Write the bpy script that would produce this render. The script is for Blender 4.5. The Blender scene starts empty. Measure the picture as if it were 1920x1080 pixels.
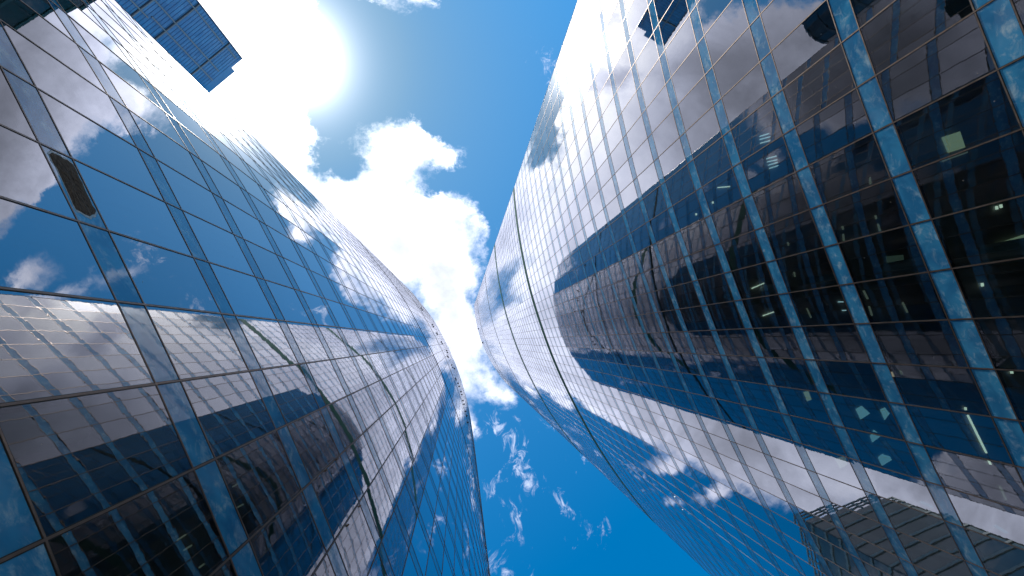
import bpy, bmesh, math, random
from mathutils import Vector, Matrix
random.seed(7)
C = bpy.context.scene.collection
SC = bpy.context.scene

# ------------------------------------------------------------------ camera
# (u, v) are metres right / up-in-plan of the camera; the world is X = u, Y = -v, Z up
F_PX, ZX, ZY, EYE = 853.0, 866.0, 640.0, 1.6
def nrm(a):
    return Vector(a).normalized()
cz = nrm((ZX - 960, -(ZY - 540), F_PX))
cx = Vector((1, 0, 0)); cx = (cx - cx.dot(cz) * cz).normalized()
cy = cz.cross(cx)
def ray(px, py):
    "photo pixel -> direction (u, v, up) with up = 1"
    d = Vector((px - 960, -(py - 540), F_PX))
    return d.dot(cx) / d.dot(cz), d.dot(cy) / d.dot(cz)
def W(u, v, h=0.0):
    return Vector((u, -v, h + EYE))
right = Vector((cx[0], -cy[0], cz[0])); up = Vector((cx[1], -cy[1], cz[1])); fwd = Vector((cx[2], -cy[2], cz[2]))
cam_data = bpy.data.cameras.new("camera")
cam_data.sensor_width = 36; cam_data.lens = 36 * F_PX / 1920; cam_data.clip_start = 0.1; cam_data.clip_end = 4000
cam = bpy.data.objects.new("camera", cam_data); C.objects.link(cam)
M = Matrix((right, up, -fwd)).transposed().to_4x4(); M.translation = (0, 0, EYE)
cam.matrix_world = M
SC.camera = cam

# ------------------------------------------------------------------ light
su, sv = ray(548, 104)
SUN = Vector((su, -sv, 1)).normalized()
SC.view_settings.view_transform = 'Standard'; SC.view_settings.look = 'None'
SC.view_settings.exposure = EXPOSURE = 0.0; SC.view_settings.gamma = 1
SC.cycles.max_bounces = 14; SC.cycles.glossy_bounces = 8; SC.cycles.transparent_max_bounces = 12
SC.cycles.sample_clamp_indirect = 12; SC.cycles.caustics_reflective = False
sun = bpy.data.lights.new("sun", 'SUN'); sun.energy = 4.0; sun.angle = math.radians(0.53); sun.color = (1, .95, .87)
so = bpy.data.objects.new("sun", sun); C.objects.link(so)
so.rotation_euler = SUN.to_track_quat('Z', 'Y').to_euler(); so.location = (0, 0, 60)

class N:
    "tiny node-graph writer"
    def __init__(s, tree): s.t = tree; s.n = tree.nodes; s.l = tree.links
    def new(s, kind, **kw):
        n = s.n.new(kind)
        for k, v in kw.items(): setattr(n, k, v)
        return n
    def put(s, sock, val):
        if isinstance(val, bpy.types.NodeSocket): s.l.new(val, sock)
        else: sock.default_value = val
    def math(s, op, a, b=None, c=None, clamp=False):
        n = s.new('ShaderNodeMath', operation=op, use_clamp=clamp); s.put(n.inputs[0], a)
        if b is not None: s.put(n.inputs[1], b)
        if c is not None: s.put(n.inputs[2], c)
        return n.outputs[0]
    def vec(s, op, a, b=None, scale=None):
        n = s.new('ShaderNodeVectorMath', operation=op); s.put(n.inputs[0], a)
        if b is not None: s.put(n.inputs[1], b)
        if scale is not None: s.put(n.inputs['Scale'], scale)
        return n.outputs['Value'] if op in ('LENGTH', 'DOT_PRODUCT', 'DISTANCE') else n.outputs[0]
    def noise(s, v, scale, detail=2, rough=.5, dist=0, dim='3D'):
        n = s.new('ShaderNodeTexNoise', noise_dimensions=dim); s.put(n.inputs['Vector'], v)
        n.inputs['Scale'].default_value = scale; n.inputs['Detail'].default_value = detail
        n.inputs['Roughness'].default_value = rough; n.inputs['Distortion'].default_value = dist
        return n.outputs
    def ramp(s, v, a, b, lo=0.0, hi=1.0, smooth=True):
        n = s.new('ShaderNodeMapRange', interpolation_type='SMOOTHSTEP' if smooth else 'LINEAR')
        for i, x in enumerate((v, a, b, lo, hi)): s.put(n.inputs[i], x)
        return n.outputs[0]
    def mix(s, f, a, b, blend='MIX'):
        n = s.new('ShaderNodeMix', data_type='RGBA', blend_type=blend)
        s.put(n.inputs[0], f); s.put(n.inputs[6], a); s.put(n.inputs[7], b)
        return n.outputs[2]
    def rgb(s, r, g, b):
        n = s.new('ShaderNodeRGB'); n.outputs[0].default_value = (r, g, b, 1); return n.outputs[0]
    def comb(s, x, y, z=0.0):
        n = s.new('ShaderNodeCombineXYZ')
        for i, q in enumerate((x, y, z)): s.put(n.inputs[i], q)
        return n.outputs[0]

# ------------------------------------------------------------------ sky with clouds
# (u, v, radius u, radius v, turn in degrees) of each cloud bank, in tangents from the zenith
BANKS = [(-.63, .75, .30, .35, 0), (-.56, .42, .26, .22, 0), (-.75, .16, .60, .38, 0), (-.15, .27, .155, .20, 0),
         (-.17, .43, .095, .065, 15), (-.05, .42, .055, .035, 0), (-.035, .17, .085, .17, -10), (-.02, .04, .06, .10, 0), (.012, -.03, .07, .12, 10), (-.10, -.10, .13, .16, 0), (-.06, -.20, .06, .07, 0),
         (.05, -.08, .09, .045, -35), (.02, -.15, .03, .05, 0), (-.45, -.35, .40, .75, 0), (-.04, -.53, .10, .035, 35),
         (-.06, -.66, .09, .03, 20), (.10, -.575, .06, .02, 30), (0, 1.36, .95, .50, 0), (-.52, -1.15, .42, .36, 0), (-.17, .865, .125, .078, 0), (-.10, .93, .2, .09, 0),
         (.37, .80, .055, .04, 0), (.27, .66, .07, .018, 35), (.37, .725, .09, .025, 20), (-.02, -.24, .03, .05, 0),
         (.9, -1.0, .35, .25, 20), (1.3, .2, .3, .4, 0), (.4, -1.7, .6, .3, 0), (-.6, -1.5, .5, .3, 30)]
WISPS = [(0.125, -0.28, 0.0225, 0.0488, 10), (0.11, -0.37, 0.015, 0.0263, 0), (0.09, -0.475, 0.0375, 0.0225, 0), (0.28, -0.41, 0.0165, 0.0165, 0), (0.215, -0.345, 0.0338, 0.0135, -40), (0.05, -0.31, 0.015, 0.0135, 0), (0.27, 0.28, 0.0375, 0.015, 0), (0.09, -0.2, 0.0225, 0.0225, 0), (0.2, 0.66, 0.0225, 0.045, 20), (0.12, 0.28, 0.015, 0.0225, 0), (0.25, 0.5, 0.0225, 0.0375, 0), (0.2, -0.16, 0.0225, 0.0225, 0), (0.3, -0.25, 0.03, 0.0225, 0)]
SHADES = [(0, 1.2, .75, .36, 0, .62), (-1.0, .32, .42, .36, 0, .42), (-.53, .715, .06, .08, 20, .42), (-.515, .49, .06, .06, 0, .40), (-.5, -.5, .3, .4, 0, .3),
          (-.07, .14, .05, .07, 0, .10), (-.45, .93, .2, .07, 30, .45)]
HOLES = [(-.315, .51, .030, .065, 12), (-.285, .40, .044, .055, -20), (-.040, .362, .046, .030, 20), (-.335, .62, .05, .03, 0), (.0, .36, .03, .04, 0)]
def world():
    w = bpy.data.worlds.new("World"); SC.world = w; w.use_nodes = True
    g = N(w.node_tree); g.n.clear()
    d = g.new('ShaderNodeTexCoord').outputs['Generated']
    sx = g.new('ShaderNodeSeparateXYZ'); g.put(sx.inputs[0], d)
    z = g.math('MAXIMUM', sx.outputs[2], .14)
    q = g.comb(g.math('DIVIDE', sx.outputs[0], z), g.math('MULTIPLY', g.math('DIVIDE', sx.outputs[1], z), -1))
    # edges torn at several sizes
    n1 = g.vec('SUBTRACT', g.noise(q, 4.0, 3, .55)['Color'], (.5, .5, .5))
    n2 = g.vec('SUBTRACT', g.noise(q, 15.0, 10, .72)['Color'], (.5, .5, .5))
    qq = g.vec('ADD', q, g.vec('ADD', g.vec('SCALE', n1, scale=.08), g.vec('SCALE', n2, scale=.105)))
    def field(lst):
        out = None
        for u, v, ru, rv, a in lst:
            m = g.new('ShaderNodeMapping', vector_type='TEXTURE'); g.put(m.inputs[0], qq)
            m.inputs[1].default_value = (u, v, 0); m.inputs[2].default_value = (0, 0, math.radians(a)); m.inputs[3].default_value = (ru, rv, 1)
            r = math.sqrt(ru * rv)
            f = g.math('MULTIPLY_ADD', g.vec('LENGTH', g.vec('MULTIPLY', m.outputs[0], (1, 1, 0))), -r, r)
            out = f if out is None else g.math('MAXIMUM', out, f)
        return out
    fine = g.noise(q, 22.0, 10, .68, .3)[0]
    B = field(BANKS); H = field(HOLES); S = field(WISPS)
    B = g.math('MINIMUM', B, g.math('MULTIPLY', H, -1.0))
    B = g.math('ADD', B, g.math('MULTIPLY', g.math('SUBTRACT', fine, .5), .075))
    cover = g.ramp(B, -.006, g.ramp(g.noise(q, 7.0, 3, .5)[0], .32, .68, .012, .10))
    thin = g.math('MULTIPLY', g.ramp(g.math('ADD', S, g.math('MULTIPLY', g.math('SUBTRACT', g.noise(g.vec('ADD', g.vec('MULTIPLY', q, (1.6, .8, 1)), g.vec('SCALE', n1, scale=.25)), 26.0, 10, .70, .8)[0], .505), .32)), -.002, .075), .55)
    cover = g.math('MAXIMUM', cover, thin)
    # light in the clouds: thick grey bellies, bright torn rims, blazing round the sun
    cosang = g.vec('DOT_PRODUCT', d, tuple(SUN))
    ang = g.math('ARCCOSINE', g.math('MINIMUM', cosang, 1.0))
    deep = g.ramp(B, .0, .22)
    big = g.ramp(g.noise(q, 3.2, 6, .6, .6)[0], .35, .66)
    body = g.math('ADD', g.math('MULTIPLY', big, .75), g.math('MULTIPLY', g.ramp(g.noise(q, 9.0, 7, .6, .4)[0], .3, .7), .25))
    rim = g.math('SUBTRACT', 1.0, g.math('MULTIPLY', deep, 1.0))
    lum = g.math('ADD', CLOUD_LO, g.math('MULTIPLY', body, CLOUD_VAR))
    lum = g.math('ADD', lum, g.math('MULTIPLY', g.math('MULTIPLY', rim, rim), CLOUD_RIM))
    shade = None
    for u, v, ru, rv, a, k in SHADES:
        m = g.new('ShaderNodeMapping', vector_type='TEXTURE'); g.put(m.inputs[0], g.vec('ADD', q, g.vec('ADD', g.vec('SCALE', n1, scale=.3), g.vec('SCALE', n2, scale=.12))))
        m.inputs[1].default_value = (u, v, 0); m.inputs[2].default_value = (0, 0, math.radians(a)); m.inputs[3].default_value = (ru, rv, 1)
        f = g.ramp(g.vec('LENGTH', g.vec('MULTIPLY', m.outputs[0], (1, 1, 0))), 1.3, .35, 0, k)
        shade = f if shade is None else g.math('MAXIMUM', shade, f)
    fwdsc = g.math('MULTIPLY', g.math('EXPONENT', g.math('MULTIPLY', ang, -1 / .11)), CLOUD_SUN)
    lum = g.math('ADD', g.math('ADD', lum, fwdsc), g.math('MULTIPLY', g.math('EXPONENT', g.math('MULTIPLY', ang, -1 / .50)), .55))
    lum = g.math('MULTIPLY', lum, g.math('SUBTRACT', 1.0, shade))
    white = g.ramp(lum, 1.0, 3.0)
    ccol = g.mix(white, (.83, .885, 1.10, 1), (1.0, .995, .985, 1))
    ccol = g.vec('SCALE', ccol, scale=g.math('MULTIPLY', lum, 1 / SKY_K))
    sky = g.new('ShaderNodeTexSky', sky_type='NISHITA', sun_disc=False)
    sky.sun_elevation = math.asin(SUN[2]); sky.sun_rotation = math.atan2(SUN[0], SUN[1])
    sky.air_density = 1.0; sky.dust_density = .0; sky.ozone_density = 3.0
    sc = sky.outputs[0]
    hs = g.new('ShaderNodeHueSaturation'); g.put(hs.inputs['Color'], sc); hs.inputs['Saturation'].default_value = SKY_SAT; hs.inputs['Hue'].default_value = SKY_HUE
    hs.inputs['Value'].default_value = 1
    base = g.vec('MULTIPLY', hs.outputs[0], SKY_TINT)
    # paler, milkier air towards the sun
    milk = g.math('MULTIPLY', g.math('EXPONENT', g.math('MULTIPLY', ang, -1 / .42)), 1.75)
    milk = g.math('SUBTRACT', milk, .12, clamp=True)
    base = g.mix(milk, base, tuple(c / SKY_K for c in (.20, .42, .67)) + (1,))
    # the air's own aureole close to the sun
    au = g.math('ADD', g.math('MULTIPLY', g.math('EXPONENT', g.math('MULTIPLY', ang, -1 / .06)), .8),
                g.math('MULTIPLY', g.math('EXPONENT', g.math('MULTIPLY', ang, -1 / .03)), 12.0))
    au = g.math('ADD', au, g.math('MULTIPLY', g.math('EXPONENT', g.math('MULTIPLY', ang, -1 / .40)), .0))
    aur = g.vec('SCALE', g.rgb(1, .97, .92), scale=g.math('MULTIPLY', au, 1 / SKY_K))
    col = g.vec('ADD', g.mix(cover, base, ccol), aur)
    bg = g.new('ShaderNodeBackground'); g.put(bg.inputs[0], col); bg.inputs[1].default_value = SKY_K
    out = g.new('ShaderNodeOutputWorld'); g.l.new(bg.outputs[0], out.inputs[0])
SKY_K, SKY_SAT, SKY_HUE, SKY_TINT = .15, 1.55, .49, (1.0, 1.45, 1.48)
CLOUD_LO, CLOUD_VAR, CLOUD_RIM, CLOUD_SUN = .62, .80, .40, 4.2
world()
FRONT_L = [(-19.407, 18.819), (-18.254, 17.391), (-17.101, 15.962), (-15.948, 14.533), (-14.795, 13.104), (-13.623, 11.691), (-12.502, 10.236), (-11.441, 8.738), (-10.442, 7.197), (-9.506, 5.617), (-8.613, 4.013), (-7.729, 2.403), (-6.857, 0.787), (-6.0, -0.837), (-5.178, -2.479), (-4.394, -4.139), (-3.646, -5.817), (-2.927, -7.506), (-2.233, -9.206), (-1.565, -10.917), (-0.923, -12.637), (-0.307, -14.367), (0.283, -16.106), (0.844, -17.855), (1.374, -19.613), (1.871, -21.381), (2.336, -23.157), (2.768, -24.942), (3.168, -26.734), (3.535, -28.533), (3.87, -30.339), (4.171, -32.15), (4.455, -33.964), (4.73, -35.78), (4.996, -37.597), (5.254, -39.415)]
FRONT_R = [(10.776, 32.979), (10.911, 31.15), (11.075, 29.324), (11.267, 27.5), (11.487, 25.68), (11.735, 23.863), (12.01, 22.05), (12.312, 20.242), (12.639, 18.438), (12.992, 16.638), (13.37, 14.844), (13.773, 13.056), (14.207, 11.274), (14.679, 9.502), (15.189, 7.741), (15.733, 5.99), (16.296, 4.245), (16.876, 2.506), (17.473, 0.772), (18.099, -0.951), (18.757, -2.663), (19.446, -4.362), (20.166, -6.048), (20.918, -7.721), (21.697, -9.381), (22.498, -11.03), (23.32, -12.669), (24.164, -14.297), (25.029, -15.914), (25.915, -17.519), (26.822, -19.112), (27.757, -20.69), (28.719, -22.25), (29.71, -23.793), (30.727, -25.318), (31.773, -26.825), (32.845, -28.313), (33.941, -29.782), (35.058, -31.237), (36.194, -32.676), (37.349, -34.1), (38.524, -35.508), (39.717, -36.899)]

# ------------------------------------------------------------------ mesh helpers
class MB:
    "collects faces for ONE mesh"
    def __init__(s): s.v = []; s.f = []
    def face(s, pts): k = len(s.v); s.v += [tuple(p) for p in pts]; s.f.append(tuple(range(k, k + len(pts))))
    def hexa(s, b, t):
        k = len(s.v); n = len(b); s.v += [tuple(p) for p in b] + [tuple(p) for p in t]
        s.f.append(tuple(range(k + n - 1, k - 1, -1))); s.f.append(tuple(range(k + n, k + 2 * n)))
        for i in range(n):
            j = (i + 1) % n; s.f.append((k + i, k + j, k + n + j, k + n + i))
    def box(s, o, ax, ay, az, lo, hi):
        P = lambda x, y, z: o + ax * x + ay * y + az * z
        s.hexa([P(lo[0], lo[1], lo[2]), P(hi[0], lo[1], lo[2]), P(hi[0], hi[1], lo[2]), P(lo[0], hi[1], lo[2])],
               [P(lo[0], lo[1], hi[2]), P(hi[0], lo[1], hi[2]), P(hi[0], hi[1], hi[2]), P(lo[0], hi[1], hi[2])])
    def build(s, name, mat, parent=None, label=None, stuff=False):
        me = bpy.data.meshes.new(name); me.from_pydata(s.v, [], s.f); me.materials.append(mat)
        bm = bmesh.new(); bm.from_mesh(me); bmesh.ops.recalc_face_normals(bm, faces=bm.faces) if getattr(s, 'fix', False) else None
        bm.to_mesh(me); bm.free(); me.update()
        o = bpy.data.objects.new(name, me); C.objects.link(o)
        if parent is not None: o.parent = parent
        if label: o['label'] = label
        if stuff: o['kind'] = 'stuff'
        return o
def thing(name, label, cat, loc=(0, 0, 0), group=None):
    o = bpy.data.objects.new(name, None); C.objects.link(o); o.location = (0, 0, 0)
    o['label'] = label; o['category'] = cat; o.empty_display_size = 1
    if group: o['group'] = group
    return o
Z = Vector((0, 0, 1))

# ------------------------------------------------------------------ materials
def mat(name):
    m = bpy.data.materials.new(name); m.use_nodes = True; g = N(m.node_tree); g.n.clear(); return m, g
def plain(name, col, rough=.5, metal=0.0, var=.0, scale=3.0, spec=.5):
    m, g = mat(name); p = g.new('ShaderNodeBsdfPrincipled')
    geo = g.new('ShaderNodeNewGeometry').outputs['Position']
    if var:
        nz = g.noise(geo, scale, 5, .6)[0]
        g.put(p.inputs['Base Color'], g.mix(nz, tuple(c * (1 - var) for c in col) + (1,), tuple(min(1, c * (1 + var)) for c in col) + (1,)))
        g.put(p.inputs['Roughness'], g.ramp(nz, .2, .8, max(0, rough - .12), min(1, rough + .12)))
    else:
        p.inputs['Base Color'].default_value = tuple(col) + (1,); p.inputs['Roughness'].default_value = rough
    p.inputs['Metallic'].default_value = metal; p.inputs['Specular IOR Level'].default_value = spec
    o = g.new('ShaderNodeOutputMaterial'); g.l.new(p.outputs[0], o.inputs[0]); return m
def coated(g, nrmal, r0, pw):
    "mirror share of coated double glazing: r0 head on, towards 1 at a grazing angle"
    geo = g.new('ShaderNodeNewGeometry')
    c = g.math('ABSOLUTE', g.vec('DOT_PRODUCT', geo.outputs['Incoming'], nrmal))
    return g.math('MULTIPLY_ADD', g.math('POWER', g.math('SUBTRACT', 1.0, g.math('MINIMUM', c, 1.0)), pw), 1 - r0, r0)
def wavy(g, slope=1.0):
    "slight roller-wave and edge dip of toughened glass"
    geo = g.new('ShaderNodeNewGeometry').outputs['Position']
    a = g.noise(g.vec('MULTIPLY', geo, (1.0, 1.0, .8)), .9, 2, .5)[0]
    b = g.noise(g.vec('MULTIPLY', geo, (1.0, 1.0, 1.7)), 3.1, 2, .5)[0]
    h = g.math('ADD', a, g.math('MULTIPLY', b, .22))
    bp = g.new('ShaderNodeBump'); g.put(bp.inputs['Height'], h)
    bp.inputs['Strength'].default_value = 1.0; bp.inputs['Distance'].default_value = .0030 * slope
    return bp.outputs[0]
def glass(name, tint, r0=.22, pw=3.0, slope=.32, refl=(.94, .95, 1.0)):
    m, g = mat(name); n = wavy(g, slope)
    gl = g.new('ShaderNodeBsdfGlossy'); gl.inputs['Roughness'].default_value = 0.0; gl.inputs['Color'].default_value = refl + (1,); g.put(gl.inputs['Normal'], n)
    tr = g.new('ShaderNodeBsdfTransparent'); tr.inputs[0].default_value = tint + (1,)
    # every pane comes from its own coating batch
    isl = g.new('ShaderNodeNewGeometry').outputs['Random Per Island']; ob = g.new('ShaderNodeObjectInfo').outputs['Random']
    lot = g.math('FRACT', g.math('ADD', isl, ob))
    # a thin film of street dust, heavier in streaks
    geo = g.new('ShaderNodeNewGeometry').outputs['Position']
    dust = g.ramp(g.noise(g.vec('MULTIPLY', geo, (2.2, 2.2, .35)), 1.6, 6, .65)[0], .42, .85, .003, .034)
    runs = g.ramp(g.noise(g.vec('MULTIPLY', geo, (9.0, 9.0, .5)), 1.3, 3, .6)[0], .58, .80, 0, .022)
    spot = g.new('ShaderNodeTexVoronoi'); g.put(spot.inputs['Vector'], geo); spot.inputs['Scale'].default_value = 3.5
    keep = g.new('ShaderNodeSeparateColor'); g.put(keep.inputs[0], spot.outputs['Color'])
    fleck = g.math('MULTIPLY', g.ramp(spot.outputs['Distance'], .10, .05, 0, .35), g.math('GREATER_THAN', keep.outputs[0], .93))
    dust = g.math('ADD', g.math('ADD', dust, runs), fleck)
    df = g.new('ShaderNodeBsdfDiffuse'); df.inputs[0].default_value = (.5, .48, .46, 1)
    m1 = g.new('ShaderNodeMixShader'); g.put(m1.inputs[0], g.math('MULTIPLY', coated(g, n, r0, pw), g.math('MULTIPLY_ADD', lot, .14, .93))); g.l.new(tr.outputs[0], m1.inputs[1]); g.l.new(gl.outputs[0], m1.inputs[2])
    m2 = g.new('ShaderNodeMixShader'); g.put(m2.inputs[0], dust); g.l.new(m1.outputs[0], m2.inputs[1]); g.l.new(df.outputs[0], m2.inputs[2])
    o = g.new('ShaderNodeOutputMaterial'); g.l.new(m2.outputs[0], o.inputs[0]); return m
def spandrel_mat(name, dark, light, r0, pw, pale=(.30, .52, .66), cover=(.50, .74)):
    "opaque back-painted glass with pale cloudy mottling in its blue base colour"
    m, g = mat(name); n = wavy(g, .8)
    geo = g.new('ShaderNodeNewGeometry').outputs['Position']
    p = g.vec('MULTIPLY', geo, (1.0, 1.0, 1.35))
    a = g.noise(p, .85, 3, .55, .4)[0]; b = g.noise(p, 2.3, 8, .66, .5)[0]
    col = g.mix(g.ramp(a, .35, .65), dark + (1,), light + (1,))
    col = g.mix(g.math('MULTIPLY', g.ramp(b, cover[0], cover[1]), g.ramp(a, .3, .6, .35, 1.0)), col, pale + (1,))  # pale noise patches mixed over the two blues of the base colour
    df = g.new('ShaderNodeBsdfDiffuse'); g.put(df.inputs[0], col)
    gl = g.new('ShaderNodeBsdfGlossy'); gl.inputs['Roughness'].default_value = 0.0; gl.inputs['Color'].default_value = (.9, .95, 1, 1); g.put(gl.inputs['Normal'], n)
    m1 = g.new('ShaderNodeMixShader'); g.put(m1.inputs[0], coated(g, n, r0, pw)); g.l.new(df.outputs[0], m1.inputs[1]); g.l.new(gl.outputs[0], m1.inputs[2])
    o = g.new('ShaderNodeOutputMaterial'); g.l.new(m1.outputs[0], o.inputs[0]); return m
def lamp_mat(name, col, k):
    m, g = mat(name); e = g.new('ShaderNodeEmission'); e.inputs[0].default_value = col + (1,); e.inputs[1].default_value = k
    o = g.new('ShaderNodeOutputMaterial'); g.l.new(e.outputs[0], o.inputs[0]); return m

M_PANE = glass('vision_glass', (.24, .38, .40), .235, 2.6)
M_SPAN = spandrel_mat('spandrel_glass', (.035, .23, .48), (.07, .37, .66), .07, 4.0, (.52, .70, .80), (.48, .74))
M_BRONZE = plain('bronze_mullion', (.20, .145, .115), .42, .75, .25, 6)
M_GASKET = plain('black_gasket', (.012, .012, .013), .6)
M_TEAL = plain('teal_joint_band', (.008, .13, .10), .8, 0, .2, 2, .1)
M_DARKJ = plain('dark_joint_band', (.02, .035, .035), .8, 0, 0, 2, .05)
M_CEIL = plain('ceiling', (.30, .30, .30), .85, 0, .15, .6)
M_CORE = plain('core_wall', (.16, .16, .165), .85, 0, .2, .5)
M_COL = plain('concrete_column', (.42, .42, .41), .8, 0, .12, 2)
M_ROOF = plain('roof_grey', (.25, .25, .26), .8, 0, .2, .5)
M_TUBE = lamp_mat('warm_tube', (1, .93, .70), 1.6)
M_TUBEC = lamp_mat('cool_tube', (.80, .95, 1), 1.1)

# ------------------------------------------------------------------ the two curved towers
def offset_plan(P, d):
    "closed plan moved inwards by d"
    n = len(P); out = []
    for i in range(n):
        a, b, c = Vector(P[i - 1]), Vector(P[i]), Vector(P[(i + 1) % n])
        e1 = (b - a).normalized(); e2 = (c - b).normalized()
        m = Vector((-(e1.y + e2.y), e1.x + e2.x)); L = m.length
        m = m / L; k = d / max(.5, m.dot(Vector((-e1.y, e1.x))))
        out.append(b + m * k)
    return out
A0, FL, SPH = 9.85, 4.0, .80          # height of the reference floor line above the lens, storey, spandrel
KBASE = -3
def tower(root, front, side, top_k, joints, rng, depth):
    """front: plan points top to bottom; side=+1 when the body lies to the right (u+) of the front."""
    F = [Vector(p) for p in front]
    if side < 0: F = F[::-1]                      # walk so that the body is on the left of the walk in (u, v) space
    # body side normal (inward) for the walk = left-hand normal
    ch = (F[-1] - F[0]); cl = ch.length; ch.normalize(); inn = Vector((-ch.y, ch.x))
    # back: the same lens mirrored and pushed inwards, round ends between
    mir = []
    for p in reversed(F):
        q = p - F[0]; a = q.dot(ch); b = q.dot(inn)
        mir.append(F[0] + ch * a + inn * (depth - b))
    def arc(p, q, out, n=7):
        r = []
        for i in range(1, n):
            t = i / n; w = math.sin(math.pi * t) * (q - p).length * .22
            r.append(p.lerp(q, t) + out * w)
        return r
    plan = F + arc(F[-1], mir[0], ch) + mir + arc(mir[-1], F[0], -ch)
    nf = len(F)
    H = A0 + FL * top_k
    n = len(plan)
    # centroid check: make the walk counter-clockwise in (u, v)
    area = sum(plan[i].x * plan[(i + 1) % n].y - plan[(i + 1) % n].x * plan[i].y for i in range(n))
    assert area > 0, 'plan winding'
    def corner(i, h, outw=0.0):
        return W(plan[i % n].x, plan[i % n].y, h)
    edges = list(range(n))
    cand_p, cand_s, panes, spans = [], [], [], []
    def proj(p):
        r = p - Vector((0, 0, EYE)); d = r.dot(fwd)
        if d <= .1: return None
        return 960 + r.dot(right) / d * F_PX, 540 - r.dot(up) / d * F_PX
    def sharea(pts):
        q = [proj(p) for p in pts]
        if any(a is None for a in q): return 0
        q = [(min(max(x, 0), 1920), min(max(y, 0), 1080)) for x, y in q]
        return abs(sum(q[i][0] * q[(i + 1) % 4][1] - q[(i + 1) % 4][0] * q[i][1] for i in range(4))) / 2
    for i in edges:
        a, b = plan[i], plan[(i + 1) % n]
        e = (b - a).normalized(); out = Vector((e.y, -e.x))             # outward in (u, v)
        o3 = Vector((out.x, -out.y, 0)); e3 = Vector((e.x, -e.y, 0)); L = (b - a).length
        facing = out.dot(-(a + b) / 2) > 0
        for k in range(KBASE, top_k):
            h0 = A0 + FL * k
            for kind, lo, hi in (('s', h0, h0 + SPH), ('p', h0 + SPH, h0 + FL)):
                if hi <= -EYE: continue
                lo = max(lo, -EYE); sx = rng.uniform(-.0015, .0015); sz = rng.uniform(-.0014, .0014)
                g_ = .018
                pts = []
                for x, zz in ((g_, lo + g_), (L - g_, lo + g_), (L - g_, hi - g_), (g_, hi - g_)):
                    off = sx * (x - L / 2) + sz * (zz - (lo + hi) / 2)
                    pts.append(W(a.x, a.y, zz) + e3 * x + o3 * off)
                pts = pts[::-1]                                         # normal outwards in world space
                rec = (sharea(pts) if facing else 0, pts, k, i)
                (spans if kind == 's' else panes).append(rec)
    panes.sort(key=lambda r: -r[0]); spans.sort(key=lambda r: -r[0])
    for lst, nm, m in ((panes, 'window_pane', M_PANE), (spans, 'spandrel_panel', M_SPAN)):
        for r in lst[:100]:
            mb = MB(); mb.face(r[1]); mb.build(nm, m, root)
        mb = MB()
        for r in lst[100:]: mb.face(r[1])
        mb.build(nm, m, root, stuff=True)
    # mullions: a black gasket with a bronze cap, one per panel line
    rest = MB(); cnt = 0
    for i in edges:
        a, p, c = plan[i - 1], plan[i], plan[(i + 1) % n]
        t = ((p - a).normalized() + (c - p).normalized()).normalized(); out = Vector((t.y, -t.x))
        o3 = Vector((out.x, -out.y, 0)); t3 = Vector((t.x, -t.y, 0)); base = W(p.x, p.y, -EYE)
        seen = (i < nf)
        mb = MB(); mb.box(base, t3, o3, Z, (-.019, -.14, 0), (.019, .016, H + EYE))
        gk = MB(); gk.box(base, t3, o3, Z, (-.034, -.10, 0), (.034, .005, H + EYE))
        if seen and cnt < 100:
            cap = mb.build('mullion', M_BRONZE, root); gk.build('gasket', M_GASKET, cap); cnt += 1
        else:
            rest.v and None; k0 = len(rest.v); rest.v += gk.v; rest.f += [tuple(x + k0 for x in f) for f in gk.f]
    rest.build('back_mullion', M_GASKET, root, stuff=True)
    # transoms under and over every spandrel
    def ring(h, hh, proud, back, mb):
        for i in range(n):
            a, b = plan[i], plan[(i + 1) % n]; e = (b - a).normalized(); L = (b - a).length
            o3 = Vector((e.y, e.x, 0)); e3 = Vector((e.x, -e.y, 0))
            mb.box(W(a.x, a.y, h), e3, o3, Z, (0, -back, -hh), (L, proud, hh))
    many = MB(); manyg = MB()
    levels = []
    for k in range(KBASE, top_k + 1):
        for h in (A0 + FL * k, A0 + FL * k + SPH):
            if h > -EYE + .2 and h < H + .1: levels.append((k, h))
    for q, (k, h) in enumerate(levels):
        mb = MB(); ring(h, .017, .013, .12, mb); gk = MB(); ring(h, .033, .004, .09, gk)
        if q < 99:
            cap = mb.build('transom', M_BRONZE, root); gk.build('gasket', M_GASKET, cap)
        else:
            for s_, t_ in ((mb, many), (gk, manyg)):
                k0 = len(t_.v); t_.v += s_.v; t_.f += [tuple(x + k0 for x in f) for f in s_.f]
    if many.v:
        o = many.build('transom', M_BRONZE, root, stuff=True); manyg.build('gasket', M_GASKET, o)
    for h, hh, m_, proud in joints:
        mb = MB(); ring(h, hh, proud, .2, mb); mb.build('joint_band', m_, root)
    # inside: a floor slab with a pale ceiling per storey, the core wall, columns
    ins = offset_plan(plan, .22); core = offset_plan(plan, 8.5)
    many = MB()
    for k in range(max(KBASE, -2), top_k + 1):
        h = A0 + FL * k
        mb = MB(); mb.hexa([W(p.x, p.y, h + .02) for p in ins][::-1], [W(p.x, p.y, h + SPH - .06) for p in ins][::-1])
        mb.build('floor_slab', M_CEIL, root) if k < 97 else None
        if k >= 97: k0 = len(many.v); many.v += mb.v; many.f += [tuple(x + k0 for x in f) for f in mb.f]
    if many.v: many.build('floor_slab', M_CEIL, root, stuff=True)
    mb = MB(); mb.hexa([W(p.x, p.y, -EYE) for p in core][::-1], [W(p.x, p.y, H - .3) for p in core][::-1]); mb.build('core_wall', M_CORE, root)
    rf = MB(); rf.hexa([W(p.x, p.y, H + .06) for p in offset_plan(plan, .3)][::-1], [W(p.x, p.y, H + .5) for p in offset_plan(plan, .3)][::-1]); rf.build('roof', M_ROOF, root)
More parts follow.
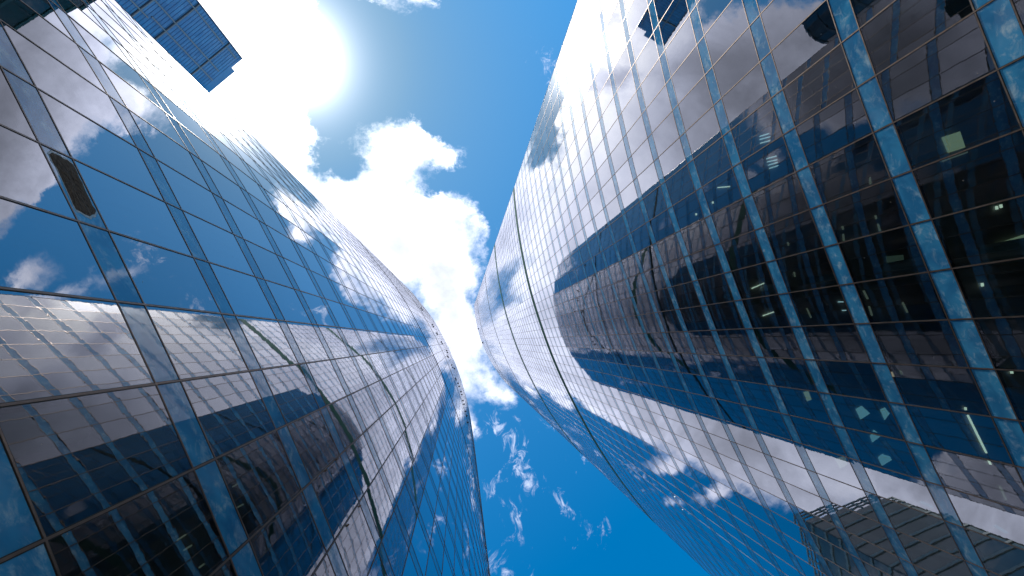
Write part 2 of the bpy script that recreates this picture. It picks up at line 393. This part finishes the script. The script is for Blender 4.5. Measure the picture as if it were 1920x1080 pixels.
    cpl = offset_plan(plan, 1.6)
    for i in range(2, nf, 5):
        p = cpl[i]; mb = MB(); pts = [(p.x + .38 * math.cos(t * math.pi / 6), p.y + .38 * math.sin(t * math.pi / 6)) for t in range(12)]
        mb.hexa([W(x, y, -EYE) for x, y in pts][::-1], [W(x, y, H) for x, y in pts][::-1]); mb.build('column', M_COL, root)
    return plan, H, nf

rootL = thing('glass_tower', 'curved blue glass tower on the left with one broken spandrel panel', 'tower', group='twin curved glass towers')
planL, HL, nfL = tower(rootL, FRONT_L, -1, 43, [(85.5, .4, M_DARKJ, .03), (123.3, .3, M_DARKJ, .03)], random.Random(3), 34)
rootR = thing('glass_tower', 'taller curved glass tower on the right with green joint bands near its top', 'tower', group='twin curved glass towers')
planR, HR, nfR = tower(rootR, FRONT_R, 1, 102, [(95.2, 1.15, M_TEAL, .03), (153.6, 1.7, M_TEAL, .03), (219.7, .8, M_DARKJ, .03), (340, 1.2, M_DARKJ, .03)], random.Random(5), 36)

# ------------------------------------------------------------------ finding a photo pixel on a facade
def hit(plan, px, py):
    "first wall the ray of a photo pixel meets: (wall index, u, v, height above the lens)"
    u, v = ray(px, py); best = None; n = len(plan)
    for i in range(n):
        a = plan[i]; e = plan[(i + 1) % n] - a; den = u * e.y - v * e.x
        if abs(den) < 1e-9: continue
        t = (a.x * e.y - a.y * e.x) / den; s = (a.x * v - a.y * u) / den
        if t > 1e-3 and -1e-6 <= s <= 1 + 1e-6 and (best is None or t < best[3]): best = (i, u * t, v * t, t)
    return best
def wall_axes(plan, i):
    a, b = plan[i], plan[(i + 1) % len(plan)]; e = (b - a).normalized()
    return Vector((e.x, -e.y, 0)), Vector((e.y, e.x, 0))

# ------------------------------------------------------------------ lamps behind the glass, each hung under its own ceiling, plus glowing dots for mirrored lights
def ceiling_of(plan, px, py):
    i, u, v, h = hit(plan, px, py); k = math.floor((h - A0) / FL); return A0 + FL * (k + 1) - .02
def tube(root, plan, p, q, m, w=.07):
    h = ceiling_of(plan, (p[0] + q[0]) / 2, (p[1] + q[1]) / 2)
    a = ray(*p); b = ray(*q); A = W(a[0] * h, a[1] * h, h); B = W(b[0] * h, b[1] * h, h)
    d = (B - A); L = d.length; d.normalize(); s = Z.cross(d)
    mb = MB(); mb.box(A, d, s, Z, (0, -w / 2, -.06), (L, w / 2, 0)); mb.build('ceiling_light_or_glint', m, root)
def panel_light(root, plan, quad, m):
    cxp = sum(p[0] for p in quad) / len(quad); cyp = sum(p[1] for p in quad) / len(quad); h = ceiling_of(plan, cxp, cyp)
    pts = [ray(*p) for p in quad]; A = [W(a * h, b * h, h) for a, b in pts]
    mb = MB(); mb.hexa([p - Z * .04 for p in A], A); mb.build('ceiling_light_or_glint', m, root)
M_PANY = lamp_mat('yellow_ceiling_panel', (.80, .82, .50), .50)
M_PANC = lamp_mat('pale_cyan_ceiling_panel', (.45, .80, .85), .60)
M_DIM = lamp_mat('dim_tube', (.85, .80, .60), .22)
for quad, m in (([(1765, 258), (1798, 247), (1808, 277), (1777, 287)], M_PANY), ([(1869, 457), (1918, 440), (1926, 468), (1880, 484)], M_PANY),
                ([(1661, 481), (1692, 478), (1695, 498), (1665, 502)], lamp_mat('faint_ceiling_panel', (.6, .75, .55), .10)),
                ([(1604, 767), (1615, 761), (1630, 775), (1613, 786)], M_PANC), ([(1650, 768), (1658, 764), (1667, 775), (1658, 787)], M_PANC),
                ([(1631, 818), (1638, 806), (1651, 817), (1635, 829)], M_PANC), ([(1646, 857), (1662, 846), (1671, 862), (1653, 873)], M_PANC),
                ([(1506, 735), (1515, 733), (1521, 749), (1513, 752)], M_PANY), ([(1565, 860), (1584, 855), (1588, 871), (1575, 878)], lamp_mat('ochre_ceiling_panel', (.70, .62, .42), .42)),
                ([(1723, 942), (1729, 939), (1750, 949), (1746, 953)], lamp_mat('teal_ceiling_panel', (.15, .45, .55), .3)),
                ([(1861, 986), (1868, 984), (1890, 998), (1884, 1000)], lamp_mat('teal_ceiling_panel', (.15, .45, .55), .3))):
    panel_light(rootR, planR, quad, m)
for p, q, m in (((1813, 778), (1848, 849), M_TUBE), ((1852, 863), (1857, 873), M_TUBE), ((1862, 887), (1885, 937), M_DIM),
                ((1409, 541), (1432, 531), M_TUBE), ((1430, 592), (1450, 585), M_TUBE), ((1345, 352), (1368, 350), M_TUBE),
                ((1424, 256), (1441, 251), M_TUBEC), ((1424, 262), (1443, 257), M_TUBEC), ((1425, 269), (1443, 264), M_TUBEC),
                ((1437, 298), (1455, 293), M_TUBEC), ((1438, 304), (1456, 300), M_TUBEC), ((1440, 310), (1457, 305), M_TUBEC), ((1442, 316), (1458, 311), M_TUBEC),
                ((1512, 578), (1520, 596), M_DIM), ((1618, 545), (1626, 561), M_DIM), ((1628, 574), (1634, 592), M_DIM), ((1691, 567), (1700, 586), M_DIM),
                ((1571, 566), (1580, 566), M_TUBEC), ((1579, 582), (1585, 582), M_TUBEC), ((1671, 697), (1674, 706), M_DIM), ((1686, 694), (1690, 702), M_DIM),
                ((1640, 404), (1642, 411), M_DIM), ((1645, 420), (1649, 434), M_DIM), ((1578, 424), (1580, 431), M_DIM), ((1580, 439), (1581, 452), M_DIM),
                ((1630, 333), (1631, 346), M_DIM), ((1476, 454), (1478, 461), M_DIM), ((1488, 510), (1490, 519), M_DIM), ((1765, 303), (1812, 286), M_DIM)):
    tube(rootR, planR, p, q, m, .05)
for x, y in ((1867, 390), (1875, 387), (1840, 534), (1895, 697), (1809, 766), (1257, 925), (1265, 931), (1275, 939), (1271, 948), (1280, 955), (1291, 963), (1305, 402), (1336, 380)):  # six low dots: reflected lights, put in as small glowing boxes under the ceiling
    tube(rootR, planR, (x - 1.2, y), (x + 1.2, y), M_TUBE if x > 1300 else M_TUBEC, .12)
for p, q in (((335, 1011), (349, 1002)), ((347, 1030), (360, 1022)), ((376, 1062), (383, 1057)), ((437, 912), (446, 907)), ((443, 952), (457, 945))):
    tube(rootL, planL, p, q, M_DIM, .03)

# ------------------------------------------------------------------ the broken spandrel: glass gone, mineral wool showing
m, g = mat('mineral_wool'); pr = g.new('ShaderNodeBsdfPrincipled')
pos = g.new('ShaderNodeNewGeometry').outputs['Position']
nz = g.noise(g.vec('MULTIPLY', pos, (9, 9, 30)), 1.0, 8, .7, .6)[0]
g.put(pr.inputs['Base Color'], g.mix(g.ramp(nz, .3, .7), (.04, .026, .019, 1), (.21, .145, .105, 1))); pr.inputs['Roughness'].default_value = .95
bp = g.new('ShaderNodeBump'); g.put(bp.inputs['Height'], nz); bp.inputs['Distance'].default_value = .03; g.put(pr.inputs['Normal'], bp.outputs[0])
o_ = g.new('ShaderNodeOutputMaterial'); g.l.new(pr.outputs[0], o_.inputs[0]); M_WOOL = m
WOOL = [(91, 290), (97, 286), (104, 289), (112, 292), (119, 298), (126, 300), (137, 309), (143, 320), (148, 333), (154, 343), (160, 358), (167, 372), (173, 386), (180, 396), (177, 402),
        (172, 403), (168, 406), (158, 402), (150, 397), (142, 393), (136, 382), (131, 370), (126, 359), (120, 346), (113, 331), (107, 317), (99, 306), (95, 297)]
i0, u0, v0, h0 = hit(planL, 135, 345)
e3, o3 = wall_axes(planL, i0); pb = W(planL[i0].x, planL[i0].y, 0)
rr = random.Random(11); inner = []; outer = []
for x, y in WOOL:
    u, v = ray(x, y); d = Vector((u, -v, 1)); o = Vector((0, 0, EYE)); t = (pb - o).dot(o3) / d.dot(o3); P = o + d * t; outer.append(P)
cen = sum(outer, Vector()) / len(outer)
mb = MB(); k = 0; nW = len(outer)
rings = [[p + o3 * .004 for p in outer], [cen + (p - cen) * .93 + o3 * (.016 + rr.uniform(-.006, .008)) for p in outer],
         [cen + (p - cen) * .6 + o3 * (.022 + rr.uniform(-.01, .012)) for p in outer], [cen + (p - cen) * .25 + o3 * (.02 + rr.uniform(-.008, .01)) for p in outer]]
for r_ in rings: mb.v += [tuple(p) for p in r_]
for q in range(3):
    for j in range(nW): mb.f.append((q * nW + j, q * nW + (j + 1) % nW, (q + 1) * nW + (j + 1) % nW, (q + 1) * nW + j))
mb.f.append(tuple(3 * nW + j for j in range(nW)))
ins_o = mb.build('exposed_insulation', M_WOOL, rootL, 'ragged dark brown patch where the spandrel glass is missing')
mb = MB()
for j in range(nW):          # the ragged rim of broken glass round the hole
    a, b = outer[j], outer[(j + 1) % nW]; wa = 1.05 + rr.uniform(0, .05)
    a2, b2 = cen + (a - cen) * wa, cen + (b - cen) * (1.05 + rr.uniform(0, .05))
    mb.face([a + o3 * .006, b + o3 * .006, b2 + o3 * .003, a2 + o3 * .003])
mb.build('broken_edge', plain('broken_glass_edge', (.35, .42, .45), .35, 0, .3, 30), ins_o)

# ------------------------------------------------------------------ small fittings
M_VENT = plain('vent_dark', (.02, .025, .03), .5)
def vent(root, plan, px, py, w, hh, d):
    r = hit(plan, px, py)
    if not r: return
    e, o = wall_axes(plan, r[0]); P = W(r[1], r[2], min(r[3], (HL if plan is planL else HR) - 1.5))
    mb = MB(); mb.box(P, e, o, Z, (-w, -.05, -hh), (w, .04, hh)); mb.box(P + Z * hh, e, (o - Z * 1.4).normalized(), (Z + o * 1.4).normalized(), (-w, 0, -.05), (w, d, .05))
    mb.build('vent_window', M_VENT, root)
for x, y in ((1238, 150), (1245, 165), (1322, 275), (1330, 290), (1355, 338), (1360, 350), (1390, 405), (1397, 418), (1430, 470), (1436, 484), (1437, 512), (1442, 520),
             (1467, 578), (1476, 596), (1488, 605), (1496, 678), (1500, 690), (1516, 715), (1524, 738), (1538, 778), (1544, 800), (1552, 845), (1560, 872), (1573, 925), (1580, 960), (1588, 1010)):
    vent(rootL, planL, 480 + x / 4, 540 + y / 4, .2, .42, .3)
for x, y in ((113, 95), (143, 305), (176, 410)):
    vent(rootR, planR, 860 + x / 4 + 1, 540 + y / 4, .7, 1.4, .8)
for x, y in ((610, 882), (631, 861), (674, 949), (651, 985)):
    r = hit(planL, x, y); e, o = wall_axes(planL, r[0]); P = W(r[1], r[2], r[3])
    mb = MB(); mb.box(P, e, o, Z, (-.03, 0, -.05), (.03, .04, .05)); mb.box(P, e, o, Z, (-.012, .04, -.012), (.012, .07, .012)); mb.build('anchor_bracket', M_BRONZE, rootL)

# ------------------------------------------------------------------ the other towers of the district
def poly_in(P, d):
    P = [Vector(p) for p in P]
    a = sum(P[i].x * P[(i + 1) % len(P)].y - P[(i + 1) % len(P)].x * P[i].y for i in range(len(P)))
    return P if a > 0 else P[::-1]
def office(name, label, P, H, storey, wallm, bandm, band_h, rib_every, ribm, crown=0, slot=0.0):
    root = thing(name, label, 'tower')
    P = poly_in(P, 0); n = len(P)
    mb = MB(); mb.hexa([W(p.x, p.y, -EYE) for p in P][::-1], [W(p.x, p.y, H) for p in P][::-1]); mb.build('facade', wallm, root)
    k = 0; bands = MB()
    h = storey
    while h < H + .01:
        mb = MB()
        for i in range(n):
            a, b = P[i], P[(i + 1) % n]; e = (b - a).normalized(); L = (b - a).length
            mb.box(W(a.x, a.y, h), Vector((e.x, -e.y, 0)), Vector((e.y, e.x, 0)), Z, (0, -.1, -band_h), (L, .18, 0))
        mb.build('floor_band', bandm, root); h += storey
    for i in range(n):
        a, b = P[i], P[(i + 1) % n]; e = (b - a).normalized(); L = (b - a).length; m_ = max(1, int(L / rib_every))
        for j in range(m_ + 1):
            mb = MB(); mb.box(W(a.x, a.y, -EYE), Vector((e.x, -e.y, 0)), Vector((e.y, e.x, 0)), Z, (j * L / m_ - .09, -.05, 0), (j * L / m_ + .09, .12, H + EYE - band_h)); mb.build('facade_rib', ribm, root)
    if crown:
        mb = MB()
        for i in range(n):
            a, b = P[i], P[(i + 1) % n]; e = (b - a).normalized(); L = (b - a).length; ex = Vector((e.x, -e.y, 0)); ox = Vector((e.y, e.x, 0))
            m_ = int(L / 2.2)
            for q in (crown * .33, crown * .66, crown): mb.box(W(a.x, a.y, H + q), ex, ox, Z, (0, -.15, -.3), (L, .15, 0))
            for j in range(m_ + 1): mb.box(W(a.x, a.y, H), ex, ox, Z, (j * L / m_ - .15, -.15, 0), (j * L / m_ + .15, .17, crown))
        mb.build('roof_screen', bandm, root)
    return root
def facade_glass(name, a, b, r0=.12, sc=.5, z=.55):
    m, g = mat(name); pos = g.new('ShaderNodeNewGeometry').outputs['Position']
    v = g.new('ShaderNodeTexVoronoi', feature='F1'); g.put(v.inputs['Vector'], g.vec('MULTIPLY', pos, (sc, sc, z))); v.inputs['Randomness'].default_value = .2; v.inputs['Scale'].default_value = 1
    cell = g.new('ShaderNodeSeparateColor'); g.put(cell.inputs[0], v.outputs['Color'])
    nz = g.noise(g.vec('MULTIPLY', pos, (.05, .05, .03)), 1.5, 4, .6)[0]
    col = g.mix(g.math('MULTIPLY', g.math('ADD', cell.outputs[0], nz), .5), a + (1,), b + (1,))
    p = g.new('ShaderNodeBsdfPrincipled'); g.put(p.inputs['Base Color'], col); p.inputs['Roughness'].default_value = .12; p.inputs['IOR'].default_value = 1.7
    bp = g.new('ShaderNodeBump'); g.put(bp.inputs['Height'], g.noise(pos, .5, 2, .5)[0]); bp.inputs['Distance'].default_value = .02; g.put(p.inputs['Normal'], bp.outputs[0])
    o = g.new('ShaderNodeOutputMaterial'); g.l.new(p.outputs[0], o.inputs[0]); return m
M_TAN = plain('tan_rib', (.30, .29, .31), .6, 0, .1, 1)
M_EDGE = plain('dark_edge', (.05, .06, .10), .5)
M_TGLASS = facade_glass('blue_tower_glass', (.04, .19, .42), (.12, .36, .66), sc=.25, z=.45)
M_TLINE = plain('blue_tower_spandrel', (.03, .11, .27), .4, 0, .3, .5)
# blue tower beyond the left one: a stepped roof, three trunk bands and staggered upright ribs
tw = thing('distant_tower', 'blue gridded high-rise with a stepped roof beside the sun glare', 'tower')
P1, P2 = Vector((-98, 124)), Vector((-113.5, 107.3)); ed = (P2 - P1); TL = 21.4; ed.normalize(); ex = Vector((ed.x, -ed.y, 0))
on = Vector((-ed.y, ed.x)); on = on if on.dot(-P1) > 0 else -on; ox = Vector((on.x, -on.y, 0))     # towards the lens
TB = W(P1.x, P1.y, -EYE); s1 = .283 * TL
mb = MB(); mb.box(TB, ex, ox, Z, (0, -24, 0), (s1, 0, 199.8 + EYE)); mb.box(TB, ex, ox, Z, (s1, -24, 0), (TL, 0, 202.6 + EYE)); mb.build('facade', M_TGLASS, tw)
mb = MB(); rr = random.Random(4); h = 1.2
while h < 199:
    mb.box(TB, ex, ox, Z, (.1, 0, h + EYE), (TL - .1, .05, h + EYE + .20)); h += 1.55
mb.build('facade_lines', M_TLINE, tw)
for hb in (188.6, 166.3, 154.4, 132, 110, 88, 66, 44, 22):
    mb = MB(); mb.box(TB, ex, ox, Z, (0, 0, hb + EYE), (TL, .4, hb + EYE + .45)); mb.build('trunk_band', M_TAN, tw)
    mb = MB(); mb.box(TB, ex, ox, Z, (0, 0, hb + EYE - .3), (TL, .28, hb + EYE)); mb.build('trunk_band', M_EDGE, tw)
for s, a, b in ((.80, 0, 158.5), (.745, 159, 198), (.53, 0, 196.5), (.12, 0, 187), (.10, 189, 197), (.30, 90, 150)):
    mb = MB(); mb.box(TB, ex, ox, Z, (s * TL - .22, 0, a + EYE), (s * TL + .22, .35, b + EYE)); mb.build('upright_rib', M_TAN, tw)
for s, t in ((0, 199.8), (TL, 202.6)):
    mb = MB(); mb.box(TB, ex, ox, Z, (s - .25, -.2, 0), (s + .25, .15, t + EYE)); mb.build('corner_edge', M_EDGE, tw)

office('office_tower', 'dark teal office block mirrored in the top corner of the left tower glass',
       [(6, 92), (-18.7, 88), (-37, 80), (-54, 67), (-72, 84), (-42, 116), (6, 122)], 80, 4.0,
       facade_glass('teal_glass', (.008, .05, .06), (.02, .10, .11)), plain('teal_band', (.02, .10, .10), .4), .5, 3.0, plain('teal_rib', (.015, .05, .055), .5))
office('office_tower', 'grey-green office tower with pale floor bands mirrored low in the right tower glass',
       [(13.4, -70.5), (-10.6, -86), (-4, -118), (42, -108), (28, -83)], 98, 3.7,
       facade_glass('green_glass', (.08, .11, .11), (.20, .24, .235), z=.4), plain('pale_band', (.38, .40, .39), .6, 0, .1), .55, 200.0, plain('green_rib', (.07, .08, .08), .5), crown=3.2)
office('round_tower', 'small dark rounded tower mirrored beside the left tower in the right tower glass',
       [(-89 + 6.5 * math.cos(a * math.pi / 10), 39 + 6.5 * math.sin(a * math.pi / 10)) for a in range(20)], 100, 4.0,
       facade_glass('dark_round_glass', (.012, .03, .05), (.03, .07, .11)), plain('dark_band', (.03, .06, .09), .4), .6, 2.4, plain('dark_rib', (.03, .05, .07), .5))

# ------------------------------------------------------------------ ground
m, g = mat('plaza_paving'); pos = g.new('ShaderNodeNewGeometry').outputs['Position']
br = g.new('ShaderNodeTexBrick'); g.put(br.inputs['Vector'], pos); br.inputs['Scale'].default_value = 1.2; br.inputs['Mortar Size'].default_value = .01
br.inputs['Color1'].default_value = (.27, .26, .25, 1); br.inputs['Color2'].default_value = (.22, .215, .21, 1); br.inputs['Mortar'].default_value = (.09, .09, .09, 1)
p = g.new('ShaderNodeBsdfPrincipled'); g.l.new(br.outputs[0], p.inputs['Base Color']); p.inputs['Roughness'].default_value = .8
o_ = g.new('ShaderNodeOutputMaterial'); g.l.new(p.outputs[0], o_.inputs[0])
mb = MB(); mb.face([(-1500, -1500, 0), (1500, -1500, 0), (1500, 1500, 0), (-1500, 1500, 0)]); gr = mb.build('ground', m); gr['kind'] = 'structure'
